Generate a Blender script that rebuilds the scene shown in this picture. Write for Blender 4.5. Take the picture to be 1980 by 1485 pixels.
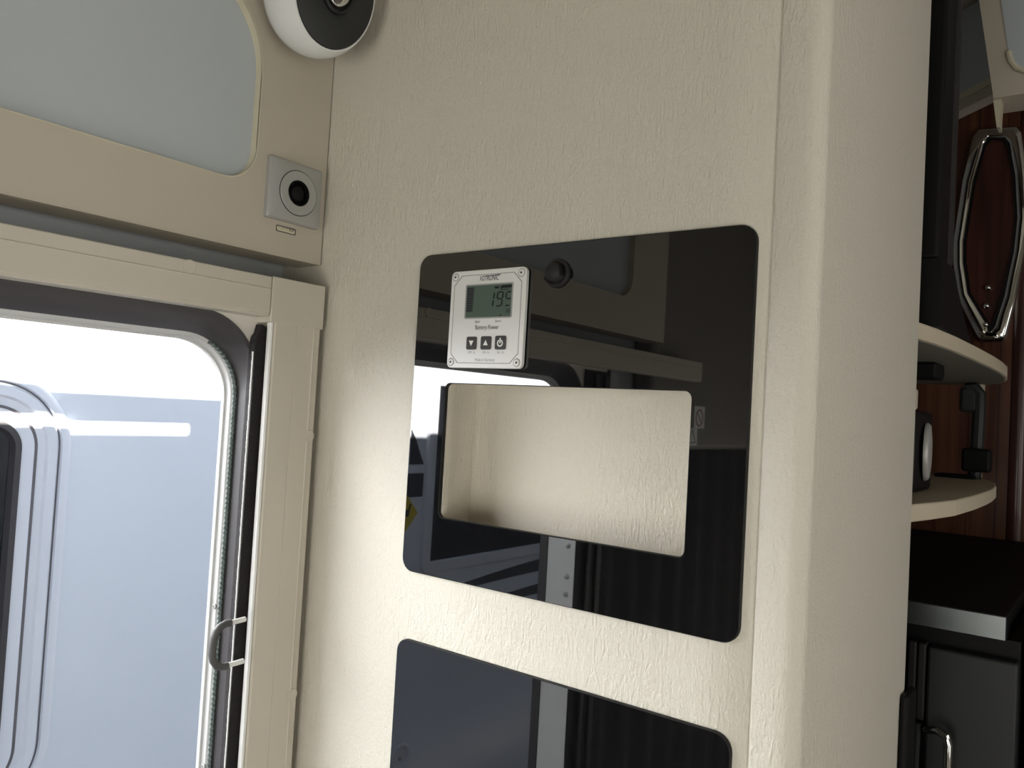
import bpy, bmesh, math, random
from mathutils import Vector, Matrix

for o in list(bpy.data.objects):
    bpy.data.objects.remove(o, do_unlink=True)
sc = bpy.context.scene
C = sc.collection
random.seed(4)
PI = math.pi

# ------------------------------------------------------------------ camera
# x runs along the partition wall, y towards it, z up; the lens is at (0, 0, H)
H = 1.35                       # lens height above the floor
F, CX, CY = 1560.0, 990.0, 742.5
M = Matrix(((0.79634141, 0.02422932, -0.60436189),
            (0.60218268, 0.06192927, 0.79595275),
            (0.05671309, -0.9977864, 0.03472637)))
cam_d = bpy.data.cameras.new('camera')
cam_d.sensor_width = 36.0
cam_d.lens = 36.0 * F / 1980.0
cam_d.clip_start = 0.01
cam = bpy.data.objects.new('camera', cam_d)
C.objects.link(cam)
rot = Matrix((M.col[0], -M.col[1], -M.col[2])).transposed()
cam.matrix_world = Matrix.Translation((0, 0, H)) @ rot.to_4x4()
sc.camera = cam


def ray(px, py):
    return M @ Vector(((px - CX) / F, (py - CY) / F, 1.0))


def onX(px, py, X):
    d = ray(px, py)
    return d * (X / d.x)


def onY(px, py, Y):
    d = ray(px, py)
    return d * (Y / d.y)


def onP(px, py, p0, n):
    d = ray(px, py)
    return d * (Vector(p0).dot(n) / d.dot(n))


# ------------------------------------------------------------------ world, sun, exposure
world = bpy.data.worlds.new('sky')
sc.world = world
world.use_nodes = True
bg = world.node_tree.nodes['Background']
bg.inputs[0].default_value = (0.62, 0.78, 1.0, 1)
bg.inputs[1].default_value = 1.0

sun_d = bpy.data.lights.new('sun', 'SUN')
sun_d.energy = 82.0
sun_d.angle = math.radians(0.53)
sun_d.color = (1.0, 0.96, 0.9)
sun = bpy.data.objects.new('sun', sun_d)
C.objects.link(sun)
sun.rotation_euler = Vector((-1, -0.10, -0.92)).to_track_quat('-Z', 'Y').to_euler()

# added fill lamps in three unseen, made-up windows (each lamp fills its pane)
RW = dict(x0=-0.45, x1=0.30, z0=-0.95, z1=-0.10, y=-1.15)      # added rear window
SW = dict(y0=-0.85, y1=0.20, z0=-0.75, z1=0.05, x=1.20)        # added window in the right wall
KW = dict(y0=0.65, y1=1.25, z0=-0.30, z1=0.20, x=1.20)         # added kitchen window in the right wall


def fill_lamp(name, w, h, loc, eul, energy):
    d = bpy.data.lights.new(name, 'AREA')
    d.shape = 'RECTANGLE'
    d.size, d.size_y = w, h
    d.energy = energy
    d.color = (1.0, 0.97, 0.91)
    o = bpy.data.objects.new(name, d)
    C.objects.link(o)
    o.location = loc
    o.rotation_euler = eul


fill_lamp('rear_fill', RW['x1'] - RW['x0'], RW['z1'] - RW['z0'],
             ((RW['x0'] + RW['x1']) / 2, RW['y'] + 0.012, (RW['z0'] + RW['z1']) / 2 + H), (PI / 2, 0, PI), 12)
fill_lamp('side_fill', SW['y1'] - SW['y0'], SW['z1'] - SW['z0'],
             (SW['x'] - 0.012, (SW['y0'] + SW['y1']) / 2, (SW['z0'] + SW['z1']) / 2 + H), (PI / 2, 0, PI / 2), 8)
fill_lamp('kitchen_fill', KW['y1'] - KW['y0'], KW['z1'] - KW['z0'],
             (KW['x'] - 0.012, (KW['y0'] + KW['y1']) / 2, (KW['z0'] + KW['z1']) / 2 + H), (PI / 2, 0, PI / 2), 3.4)

vs = sc.view_settings
vs.view_transform = 'Standard'
vs.look = 'None'
vs.exposure = 0.22
vs.gamma = 1.0
vs.use_curve_mapping = False


# ------------------------------------------------------------------ materials
def mat(name, col, rough=0.5, metal=0.0, ior=1.45, bump=None, coat=0.0, var=None, spec=None):
    m = bpy.data.materials.new(name)
    m.use_nodes = True
    nt = m.node_tree
    b = nt.nodes['Principled BSDF']
    b.inputs['Base Color'].default_value = (*col, 1)
    b.inputs['Roughness'].default_value = rough
    b.inputs['Metallic'].default_value = metal
    b.inputs['IOR'].default_value = ior
    b.inputs['Coat Weight'].default_value = coat
    if spec is not None:
        b.inputs['Specular IOR Level'].default_value = spec
    tc = nt.nodes.new('ShaderNodeTexCoord')
    if var:
        sc_, amt = var
        n = nt.nodes.new('ShaderNodeTexNoise')
        n.inputs['Scale'].default_value = sc_
        n.inputs['Detail'].default_value = 4
        nt.links.new(tc.outputs['Object'], n.inputs['Vector'])
        r = nt.nodes.new('ShaderNodeMix')
        r.data_type = 'RGBA'
        r.inputs[6].default_value = (*[c * (1 - amt) for c in col], 1)
        r.inputs[7].default_value = (*[min(1, c * (1 + amt)) for c in col], 1)
        nt.links.new(n.outputs['Fac'], r.inputs[0])
        nt.links.new(r.outputs[2], b.inputs['Base Color'])
    if bump:
        sc_, dist, stren = bump
        n = nt.nodes.new('ShaderNodeTexNoise')
        n.inputs['Scale'].default_value = sc_
        n.inputs['Detail'].default_value = 3
        nt.links.new(tc.outputs['Object'], n.inputs['Vector'])
        bp = nt.nodes.new('ShaderNodeBump')
        bp.inputs['Distance'].default_value = dist
        bp.inputs['Strength'].default_value = stren
        nt.links.new(n.outputs['Fac'], bp.inputs['Height'])
        nt.links.new(bp.outputs[0], b.inputs['Normal'])
    return m


def leather(name, col):
    """cream vinyl: fine pebble grain plus a few long soft creases"""
    m = mat(name, col, rough=0.55, var=(3.0, 0.02), spec=0.35)
    nt = m.node_tree
    b = nt.nodes['Principled BSDF']
    tc = nt.nodes['Texture Coordinate']
    def noise(scale, detail, dist, rot, sc3):
        mp = nt.nodes.new('ShaderNodeMapping')
        mp.inputs['Rotation'].default_value = rot
        mp.inputs['Scale'].default_value = sc3
        nt.links.new(tc.outputs['Object'], mp.inputs[0])
        n = nt.nodes.new('ShaderNodeTexNoise')
        n.inputs['Scale'].default_value = scale
        n.inputs['Detail'].default_value = detail
        n.inputs['Distortion'].default_value = dist
        nt.links.new(mp.outputs[0], n.inputs['Vector'])
        return n.outputs['Fac']
    def mad(a, k, c):
        m_ = nt.nodes.new('ShaderNodeMath')
        m_.operation = 'MULTIPLY_ADD'
        nt.links.new(a, m_.inputs[0])
        m_.inputs[1].default_value = k
        if c is not None:
            nt.links.new(c, m_.inputs[2])
        else:
            m_.inputs[2].default_value = 0
        return m_.outputs[0]
    # long diagonal creases, pebble grain, broad patches where the creasing is stronger
    cr = noise(300, 2, 0.8, (0, math.radians(-28), 0), (1, 1, 0.32))
    pb = noise(420, 2, 0.5, (0, 0, 0), (1, 1, 1))
    pt = noise(6, 2, 0.3, (0, 0, 0), (1, 1, 1))
    mul = nt.nodes.new('ShaderNodeMath')
    mul.operation = 'MULTIPLY'
    nt.links.new(cr, mul.inputs[0])
    nt.links.new(mad(pt, 1.6, None), mul.inputs[1])
    class _A:
        outputs = [mad(pb, 0.45, mul.outputs[0])]
    a2 = _A
    bp = nt.nodes.new('ShaderNodeBump')
    bp.inputs['Strength'].default_value = 0.6
    bp.inputs['Distance'].default_value = 0.0022
    nt.links.new(a2.outputs[0], bp.inputs['Height'])
    nt.links.new(bp.outputs[0], b.inputs['Normal'])
    return m


def woodmat(name, c1, c2, rough=0.35):
    m = mat(name, c1, rough=rough, coat=0.15)
    nt = m.node_tree
    b = nt.nodes['Principled BSDF']
    tc = nt.nodes['Texture Coordinate']
    mp = nt.nodes.new('ShaderNodeMapping')
    mp.inputs['Scale'].default_value = (1, 1, 0.04)
    nt.links.new(tc.outputs['Object'], mp.inputs[0])
    n = nt.nodes.new('ShaderNodeTexNoise')
    n.inputs['Scale'].default_value = 45
    n.inputs['Detail'].default_value = 5
    n.inputs['Distortion'].default_value = 0.6
    nt.links.new(mp.outputs[0], n.inputs['Vector'])
    r = nt.nodes.new('ShaderNodeValToRGB')
    r.color_ramp.elements[0].position = 0.35
    r.color_ramp.elements[0].color = (*c1, 1)
    r.color_ramp.elements[1].position = 0.68
    r.color_ramp.elements[1].color = (*c2, 1)
    nt.links.new(n.outputs['Fac'], r.inputs[0])
    nt.links.new(r.outputs[0], b.inputs['Base Color'])
    return m


MT = dict(
    vinyl=leather('cream_vinyl', (0.60, 0.57, 0.49)),
    niche=leather('niche_vinyl', (0.60, 0.56, 0.475)),
    locker=mat('locker_beige', (0.50, 0.455, 0.375), 0.5, bump=(500, 0.0002, 0.3)),
    lockgrey=mat('locker_grey_panel', (0.46, 0.50, 0.525), 0.45, bump=(700, 0.0002, 0.25)),
    ivory=mat('ivory_edging', (0.60, 0.56, 0.42), 0.4),
    trim=mat('beige_plastic', (0.56, 0.52, 0.44), 0.42, bump=(900, 0.0001, 0.2)),
    white=mat('white_plastic', (0.80, 0.80, 0.78), 0.35),
    frameout=mat('pale_grey_frame', (0.55, 0.55, 0.54), 0.45),
    lining=mat('door_lining_white', (0.70, 0.67, 0.61), 0.5),
    rubber=mat('dark_rubber', (0.055, 0.05, 0.052), 0.55, bump=(600, 0.0003, 0.3)),
    ribrub=mat('ribbed_rubber', (0.10, 0.125, 0.12), 0.4),
    black=mat('black_plastic', (0.006, 0.006, 0.0065), 0.6, spec=0.2),
    brush=mat('black_brush', (0.02, 0.018, 0.018), 0.9, bump=(800, 0.002, 0.8)),
    piano=mat('black_gloss_acrylic', (0.0035, 0.0035, 0.004), 0.015, ior=1.9),
    pianoedge=mat('black_acrylic_sawn_edge', (0.01, 0.01, 0.01), 0.6, spec=0.3),
    alu=mat('brushed_aluminium', (0.80, 0.80, 0.78), 0.45, metal=0.2, bump=(900, 0.0001, 0.2)),
    lcd=mat('lcd_green', (0.085, 0.125, 0.100), 0.3),
    ink=mat('dark_ink', (0.012, 0.012, 0.014), 0.6),
    greyink=mat('grey_ink', (0.24, 0.24, 0.23), 0.6),
    lcdseg=mat('lcd_segment', (0.004, 0.006, 0.007), 0.3),
    lcdshade=mat('lcd_bargraph', (0.022, 0.024, 0.032), 0.3),
    button=mat('button_charcoal', (0.06, 0.06, 0.062), 0.55),
    symbol=mat('white_symbol', (0.85, 0.85, 0.83), 0.5),
    silver=mat('silver_plastic', (0.40, 0.40, 0.385), 0.42, metal=0.25),
    steel=mat('stainless_steel', (0.12, 0.13, 0.13), 0.35, metal=0.9, var=(25, 0.35)),
    chrome=mat('chrome', (0.72, 0.72, 0.70), 0.08, metal=1.0),
    podwhite=mat('gloss_white_shell', (0.74, 0.75, 0.73), 0.22, coat=0.3),
    podblack=mat('black_speaker_grille', (0.018, 0.020, 0.019), 0.5, bump=(1500, 0.0003, 0.4)),
    greyrub=mat('grey_grip', (0.075, 0.075, 0.075), 0.6),
    wood=woodmat('cherry_wood', (0.055, 0.017, 0.009), (0.125, 0.050, 0.026)),
    wooddark=woodmat('cherry_wood_dark', (0.030, 0.010, 0.008), (0.085, 0.026, 0.016)),
    shelf=mat('shelf_cream', (0.52, 0.46, 0.35), 0.5),
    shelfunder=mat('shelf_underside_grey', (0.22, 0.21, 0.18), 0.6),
    darkdoor=mat('charcoal_door', (0.014, 0.016, 0.016), 0.55, var=(30, 0.1)),
    darkgrey=mat('dark_grey_plastic', (0.022, 0.021, 0.021), 0.55, spec=0.3),
    rv=mat('rv_white_gelcoat', (0.74, 0.78, 0.85), 0.22, coat=0.2),
    rvframe=mat('rv_window_frame', (0.72, 0.74, 0.80), 0.3),
    rvgroove=mat('rv_groove_grey', (0.14, 0.13, 0.14), 0.5),
    tint=mat('tinted_glass', (0.008, 0.009, 0.011), 0.06, ior=1.5),
    decal=mat('graphite_decal', (0.035, 0.036, 0.042), 0.4),
    yellow=mat('yellow_sign', (0.62, 0.47, 0.02), 0.5),
    ceil=mat('ceiling_fabric', (0.42, 0.40, 0.35), 0.9),
    floorm=mat('dark_vinyl_floor', (0.07, 0.05, 0.04), 0.5, var=(6, 0.3)),
    intwall=mat('interior_lining', (0.42, 0.39, 0.33), 0.8),
    stripwall=mat('wall_blue_grey', (0.40, 0.42, 0.44), 0.7),
    curtain=mat('added_dark_curtain', (0.022, 0.020, 0.020), 0.9, bump=(60, 0.004, 0.5)),
    asphalt=mat('asphalt', (0.13, 0.125, 0.12), 0.9, var=(20, 0.3), bump=(120, 0.004, 0.6)),
    ownskin=mat('bounce_cutting_grey', (0.10, 0.105, 0.11), 0.4),  # kept dark to cut light bounced between the vehicles
    rearlock=mat('wall_locker_darkened', (0.20, 0.185, 0.16), 0.55),  # beige darkened so the locker mirrors dimly in the black panel
    glass=mat('added_window_pane', (0.8, 0.8, 0.78), 0.5),
    red=mat('sign_red', (0.25, 0.03, 0.03), 0.5),
)


# ------------------------------------------------------------------ mesh helpers (lens-relative coordinates, H added when placed)
class MB:
    def __init__(s):
        s.v, s.f = [], []

    def add(s, vs, fs):
        k = len(s.v)
        s.v += [tuple(q) for q in vs]
        s.f += [tuple(i + k for i in f) for f in fs]
        return s

    def box(s, x0, x1, y0, y1, z0, z1):
        return s.add([(x0, y0, z0), (x1, y0, z0), (x1, y1, z0), (x0, y1, z0), (x0, y0, z1), (x1, y0, z1), (x1, y1, z1), (x0, y1, z1)],
                     [(0, 3, 2, 1), (4, 5, 6, 7), (0, 1, 5, 4), (1, 2, 6, 5), (2, 3, 7, 6), (3, 0, 4, 7)])

    def prism(s, pts, d):
        """closed 3-d polygon swept by vector d"""
        n = len(pts)
        d = Vector(d)
        a = [Vector(p) for p in pts]
        b = [p + d for p in a]
        return s.add(a + b, [tuple(range(n))[::-1], tuple(range(n, 2 * n))] +
                     [(i, (i + 1) % n, n + (i + 1) % n, n + i) for i in range(n)])

    def loft(s, rings, closed=True, cap0=False, cap1=False):
        n = len(rings[0])
        vs = [p for r in rings for p in r]
        fs = []
        m = n if closed else n - 1
        for k in range(len(rings) - 1):
            for i in range(m):
                j = (i + 1) % n
                fs.append((k * n + i, k * n + j, (k + 1) * n + j, (k + 1) * n + i))
        if cap0:
            fs.append(tuple(range(n))[::-1])
        if cap1:
            fs.append(tuple((len(rings) - 1) * n + i for i in range(n)))
        return s.add(vs, fs)

    def tube(s, path, r, n=10, caps=True):
        rings = []
        P = [Vector(p) for p in path]
        up = None
        for i, p in enumerate(P):
            t = (P[min(i + 1, len(P) - 1)] - P[max(i - 1, 0)]).normalized()
            if up is None:
                up = t.orthogonal().normalized()
            up = (up - t * up.dot(t)).normalized()
            q = t.cross(up)
            rr = r(i) if callable(r) else r
            rings.append([p + (up * math.cos(2 * PI * k / n) + q * math.sin(2 * PI * k / n)) * rr for k in range(n)])
        return s.loft(rings, True, caps, caps)

    def lathe(s, c, ax, prof, n=32, ref=None, caps=True):
        """prof: list of (radius, height along ax)"""
        ax = Vector(ax).normalized()
        u = (Vector(ref) if ref else ax.orthogonal()).normalized()
        w = ax.cross(u)
        c = Vector(c)
        rings = [[c + ax * h + (u * math.cos(2 * PI * k / n) + w * math.sin(2 * PI * k / n)) * r for k in range(n)] for r, h in prof]
        return s.loft(rings, True, caps, caps)

    def build(s, name, m, parent=None, origin=None, bevel=0.0, seg=2, smooth=False, angle=35):
        me = bpy.data.meshes.new(name)
        if parent is not None:
            org = Vector(parent['_o']) if '_o' in parent else Vector()
        else:
            vs0 = s.v
            if origin is None:
                xs = [v[0] for v in vs0]; ys = [v[1] for v in vs0]; zs = [v[2] for v in vs0]
                origin = ((min(xs) + max(xs)) / 2, (min(ys) + max(ys)) / 2, min(zs))
            org = Vector(origin)
        me.from_pydata([tuple(Vector(v) - org) for v in s.v], [], s.f)
        bm = bmesh.new()
        bm.from_mesh(me)
        bmesh.ops.remove_doubles(bm, verts=bm.verts, dist=1e-6)
        bmesh.ops.recalc_face_normals(bm, faces=bm.faces)
        if bevel > 0:
            es = [e for e in bm.edges if len(e.link_faces) == 2 and e.calc_face_angle(0) > math.radians(angle)]
            bmesh.ops.bevel(bm, geom=es, offset=bevel, segments=seg, profile=0.5, affect='EDGES', clamp_overlap=True)
        if smooth:
            for f in bm.faces:
                f.smooth = True
            for e in bm.edges:
                if len(e.link_faces) == 2 and e.calc_face_angle(0) > math.radians(angle):
                    e.smooth = False
        bm.to_mesh(me)
        bm.free()
        me.materials.append(MT[m])
        o = bpy.data.objects.new(name, me)
        C.objects.link(o)
        if parent is not None:
            o.parent = parent
            o['_o'] = list(org)
        else:
            o.location = org + Vector((0, 0, H))
            o['_o'] = list(org)
        return o


def thing(name, origin, label, cat, group=None):
    o = bpy.data.objects.new(name, None)
    o.empty_display_size = 0.02
    C.objects.link(o)
    o.location = Vector(origin) + Vector((0, 0, H))
    o['_o'] = list(origin)
    o['label'] = label
    o['category'] = cat
    if group:
        o['group'] = group
    return o


def tag(o, label, cat, group=None):
    o['label'] = label
    o['category'] = cat
    if group:
        o['group'] = group
    return o


def struct(o):
    o['kind'] = 'structure'
    return o


def rrect(u0, u1, v0, v1, r, n=6):
    """rounded rectangle, counter-clockwise, from lower right corner; r may be one radius or (lr, ur, ul, ll)"""
    if not isinstance(r, (tuple, list)):
        r = (r,) * 4
    out = []
    for (cu, cv, a0, rr) in ((u1 - r[0], v0 + r[0], -PI / 2, r[0]), (u1 - r[1], v1 - r[1], 0, r[1]),
                             (u0 + r[2], v1 - r[2], PI / 2, r[2]), (u0 + r[3], v0 + r[3], PI, r[3])):
        for k in range(n + 1):
            a = a0 + PI / 2 * k / n
            out.append((cu + rr * math.cos(a), cv + rr * math.sin(a)))
    return out


def XZ(pts, y):
    return [Vector((u, y, v)) for u, v in pts]


def YZ(pts, x):
    return [Vector((x, u, v)) for u, v in pts]


def text_mesh(name, body, m, parent, loc, size, plane='XZ', shear=0.0, width=None, space=1.0, thick=0.00015, bold=0.0):
    """lettering as a thin raised print; loc = lower-left corner (lens-relative); width stretches it to fit"""
    cu = bpy.data.curves.new(name, 'FONT')
    cu.body = body
    cu.size = size
    cu.shear = shear
    cu.space_character = space
    cu.offset = bold
    cu.extrude = 0.0
    cu.resolution_u = 3
    tmp = bpy.data.objects.new(name, cu)
    C.objects.link(tmp)
    dg = bpy.context.evaluated_depsgraph_get()
    dg.update()
    me = bpy.data.meshes.new_from_object(tmp.evaluated_get(dg))
    bpy.data.objects.remove(tmp, do_unlink=True)
    xs = [v.co.x for v in me.vertices] or [0]
    ys = [v.co.y for v in me.vertices] or [0]
    sx = (width / (max(xs) - min(xs))) if width and max(xs) > min(xs) else 1.0
    x0, y0 = min(xs), min(ys)
    org = Vector(parent['_o'])
    loc = Vector(loc)
    for v in me.vertices:
        u, w = (v.co.x - x0) * sx, v.co.y - y0
        if plane == 'XZ':
            p = loc + Vector((u, 0, w))
        else:
            p = loc + Vector((0, u, w))
        v.co = p - org
    me.materials.append(MT[m])
    o = bpy.data.objects.new(name, me)
    C.objects.link(o)
    o.parent = parent
    o['_o'] = list(org)
    return o


# ------------------------------------------------------------------ numbers shared by the room
YP = 0.554          # face of the partition
XL = -0.750         # inner face of the left wall
XLO = -0.785        # outer face of the left wall
ZF, ZC = -H, 0.85   # floor, ceiling
XE = -0.1665        # end face of the partition box
YB = 0.897          # back of the partition box
YW = 1.95           # far wood wall
XR, YR = 1.20, -1.15

# ------------------------------------------------------------------ room shell
struct(MB().box(XLO, XR + 0.05, YR - 0.05, YW + 0.05, ZF - 0.03, ZF).build('floor', 'floorm'))
struct(MB().box(XLO, XR + 0.05, YR - 0.05, YW + 0.05, ZC, ZC + 0.07).build('ceiling', 'ceil'))
b = MB()
b.box(XR, XR + .05, YR - .05, SW['y0'], ZF, ZC).box(XR, XR + .05, SW['y1'], KW['y0'], ZF, ZC).box(XR, XR + .05, KW['y1'], YW + .05, ZF, ZC)
for w_ in (SW, KW):
    b.box(XR, XR + .05, w_['y0'], w_['y1'], ZF, w_['z0']).box(XR, XR + .05, w_['y0'], w_['y1'], w_['z1'], ZC)
struct(b.build('wall_right', 'intwall'))
for nm_, w_ in (('added_window_2', SW), ('added_window_3', KW)):  # unseen windows, added to hold the fill lamps
    wo = struct(thing(nm_, (XR + .02, (w_['y0'] + w_['y1']) / 2, w_['z0']), 'x', 'x'))
    del wo['label'], wo['category']
    MB().box(XR + .012, XR + .02, w_['y0'], w_['y1'], w_['z0'], w_['z1']).build('pane', 'glass', wo)
    b = MB()
    b.loft([YZ(rrect(w_['y0'] - .03, w_['y1'] + .03, w_['z0'] - .03, w_['z1'] + .03, .05), XR - x) for x in (0.001, .012)] +
           [YZ(rrect(w_['y0'], w_['y1'], w_['z0'], w_['z1'], .03), XR - x) for x in (.012, -.012)])
    b.build('added_window_frame', 'white', wo)
# rear wall with an opening for the added window
b = MB()
b.box(XLO, RW['x0'], YR - 0.05, YR, ZF, ZC).box(RW['x1'], XR, YR - 0.05, YR, ZF, ZC)
b.box(RW['x0'], RW['x1'], YR - 0.05, YR, ZF, RW['z0']).box(RW['x0'], RW['x1'], YR - 0.05, YR, RW['z1'], ZC)
struct(b.build('wall_rear', 'intwall'))
wo = struct(thing('added_window_1', ((RW['x0'] + RW['x1']) / 2, YR - 0.02, RW['z0']), 'x', 'x'))  # unseen rear window, added around its fill lamp
del wo['label'], wo['category']
MB().box(RW['x0'], RW['x1'], YR - 0.02, YR - 0.012, RW['z0'], RW['z1']).build('pane', 'glass', wo)
b = MB()
b.loft([XZ(rrect(RW['x0'] - .03, RW['x1'] + .03, RW['z0'] - .03, RW['z1'] + .03, .05), YR + y) for y in (0.001, .012)] +
       [XZ(rrect(RW['x0'], RW['x1'], RW['z0'], RW['z1'], .03), YR + y) for y in (.012, -.012)])
b.build('added_window_frame', 'white', wo)

# left wall: door opening y 0.045..0.50, z floor..0.085
D0, D1, DT, DB = -0.060, 0.530, 0.105, -1.31
b = MB()
b.box(XLO, XL, YR - 0.05, D0, ZF, ZC).box(XLO, XL, D1, YW + 0.05, ZF, ZC).box(XLO, XL, D0, D1, DT, ZC).box(XLO, XL, D0, D1, ZF, DB)
wl_ = struct(b.build('wall_left', 'stripwall'))
b = MB()
x_ = XLO - .006
b.box(x_, XLO - .0005, YR - 3.0, D0 - .02, ZF - .3, ZC + .07).box(x_, XLO - .0005, D1 + .02, YW + 2.0, ZF - .3, ZC + .07).box(x_, XLO - .0005, D0 - .02, D1 + .02, DT + .02, ZC + .07)
b.build('outer_shade_skin', 'ownskin', wl_)  # unseen skin, added dark to cut bounce and extended to block sun

# far wood wall and a rounded wood post on it
wf = struct(MB().box(XL, XR, YW, YW + 0.05, ZF, ZC).build('wall_far', 'wood'))
px = onY(1965, 850, 1.93).x
struct(MB().lathe((px, YW + 0.012, ZF), (0, 0, 1), [(0.019, 0), (0.019, ZC - ZF)], 32).build('trim_1', 'wooddark', smooth=True))
for q, xx in enumerate((onY(1935, 700, YW).x, onY(1896, 240, YW).x)):
    MB().box(xx - .0015, xx + .0015, YW - .0012, YW, ZF + .01, ZC - .01).build('panel_joint', 'wooddark', wf)

# ------------------------------------------------------------------ the partition box (front wall)
NX0, NX1 = -0.4985, -0.240          # niche inside
NZ0, NZ1 = -0.1200, 0.0300
ND = 0.046
xs = onY(1480, 742, YP).x            # seam
R = 0.013
prof = [(XL, YP), (-0.55, YP), (-0.492, YP), (-0.2535, YP), (-0.240, YP), (xs - 0.0012, YP), (xs - 0.0006, YP + 0.0007), (xs, YP + 0.0007),
        (xs + 0.0005, YP - 0.0006), (xs + 0.0016, YP - 0.0010)]
for k in range(9):
    a = -PI / 2 + PI / 2 * k / 8
    prof.append((XE - R + R * math.cos(a), YP - 0.001 + R + R * math.sin(a)))
prof += [(XE, YB - 0.006), (XE - 0.002, YB - 0.0015), (XE - 0.006, YB), (XL, YB)]
b = MB()
hz0, hz1 = -0.100, 0.0232            # hole in the facing
zl = [ZF, hz0, hz1, ZC]
hole = (2,)
n = len(prof)
for k in range(3):
    for i in range(n - 1):
        if k == 1 and i == 2:
            continue
        a_, c_ = prof[i], prof[i + 1]
        b.add([(a_[0], a_[1], zl[k]), (c_[0], c_[1], zl[k]), (c_[0], c_[1], zl[k + 1]), (a_[0], a_[1], zl[k + 1])], [(0, 1, 2, 3)])
wp = struct(b.build('wall_partition', 'vinyl', smooth=True, angle=50))
b = MB()
b.add([(-0.492, YP, hz0), (-0.2535, YP, hz0), (-0.2535, YP, hz1), (-0.492, YP, hz1),
       (-0.492, YP + .006, hz0), (-0.2535, YP + .006, hz0), (-0.2535, YP + .006, hz1), (-0.492, YP + .006, hz1),
       (NX0, YP + .006, NZ0), (NX1, YP + .006, NZ0), (NX1, YP + .006, NZ1), (NX0, YP + .006, NZ1),
       (NX0, YP + ND, NZ0), (NX1, YP + ND, NZ0), (NX1, YP + ND, NZ1), (NX0, YP + ND, NZ1)],
      [(0, 1, 5, 4), (1, 2, 6, 5), (2, 3, 7, 6), (3, 0, 4, 7), (4, 5, 9, 8), (5, 6, 10, 9), (6, 7, 11, 10), (7, 4, 8, 11),
       (8, 9, 13, 12), (9, 10, 14, 13), (10, 11, 15, 14), (11, 8, 12, 15), (12, 13, 14, 15)])
b.build('niche', 'niche', wp)

# ------------------------------------------------------------------ glossy black panels
YF = 0.550          # panel face
PX0, PX1, PZ0, PZ1 = -0.5350, -0.2085, -0.1530, 0.1428
pan = None
outer = rrect(PX0, PX1, PZ0, PZ1, 0.0125)
inner = rrect(-0.4935, -0.2523, -0.0990, 0.0228, (0.006, 0.006, 0.006, 0.006))
b = MB()
ch = 0.0006
def inset(pts, d, sgn=1):
    c_u = sum(p[0] for p in pts) / len(pts); c_v = sum(p[1] for p in pts) / len(pts)
    return [(u - sgn * d * (1 if u > c_u else -1), v - sgn * d * (1 if v > c_v else -1)) for u, v in pts]
b.loft([XZ(outer, YP), XZ(outer, YF + ch), XZ(inset(outer, ch), YF), XZ(inset(inner, ch, -1), YF), XZ(inner, YF + ch), XZ(inner, YP), XZ(outer, YP)])
def matte_edges(o):
    o.data.materials.append(MT['pianoedge'])
    for p in o.data.polygons:
        if p.normal.y > -.9:
            p.material_index = 1
    return o


pan = tag(matte_edges(b.build('control_panel', 'piano', smooth=True, angle=20)),
          'large glossy black panel with rounded corners and a cut-out showing the cream niche', 'panel')
LZ1 = -0.2155
outer = rrect(PX0, PX1 - 0.002, -0.50, LZ1, 0.0125)
b = MB()
b.loft([XZ(outer, YP), XZ(outer, YF + ch), XZ(inset(outer, ch), YF)], True, True, True)
tag(matte_edges(b.build('control_panel', 'piano', smooth=True, angle=20)),
    'solid glossy black panel without cut-out, below the panel that holds the battery monitor', 'panel')

# ------------------------------------------------------------------ battery monitor
mx0, mx1, mz0, mz1 = -0.4895, -0.4050, 0.0368, 0.1240
YM = 0.5450
mon = thing('battery_monitor', ((mx0 + mx1) / 2, YM, mz0), 'silver battery monitor with green liquid crystal display and three dark buttons', 'monitor')
b = MB()
o_ = rrect(mx0, mx1, mz0, mz1, 0.0048)
b.loft([XZ(o_, YF - 0.0012), XZ(o_, YM + 0.0006), XZ(inset(o_, 0.0006), YM)], True, True, True)
b.build('face_plate', 'alu', mon, smooth=True, angle=20)
b = MB()
b.prism(XZ(rrect(mx0 + .0006, mx1 - .0006, mz0 + .0006, mz1 - .0006, 0.0045), YF - 0.0012), (0, 0.0012, 0))
b.build('gasket', 'black', mon)  # black layer paints the shaded gap behind the plate


def q(px, py, d=0.0):
    """point on the monitor face"""
    v = onY(px, py, YM)
    return v.x, v.z


# engraved border line with clipped corners
i_ = 0.0042
cc = 0.0085
bl = [(mx0 + i_ + cc, mz0 + i_), (mx1 - i_ - cc, mz0 + i_), (mx1 - i_, mz0 + i_ + cc), (mx1 - i_, mz1 - i_ - cc), (mx1 - i_ - cc, mz1 - i_),
      (mx0 + i_ + cc, mz1 - i_), (mx0 + i_, mz1 - i_ - cc), (mx0 + i_, mz0 + i_ + cc)]
b = MB()
cxm, czm = (mx0 + mx1) / 2, (mz0 + mz1) / 2
def scl(pts, d):
    return [(u + (d if u < cxm else -d), v + (d if v < czm else -d)) for u, v in pts]
b.loft([XZ(bl, YM + .0001), XZ(bl, YM - .00012), XZ(scl(bl, .0005), YM - .00012), XZ(scl(bl, .0005), YM + .0001)])
b.build('border_line', 'greyink', mon)
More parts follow.
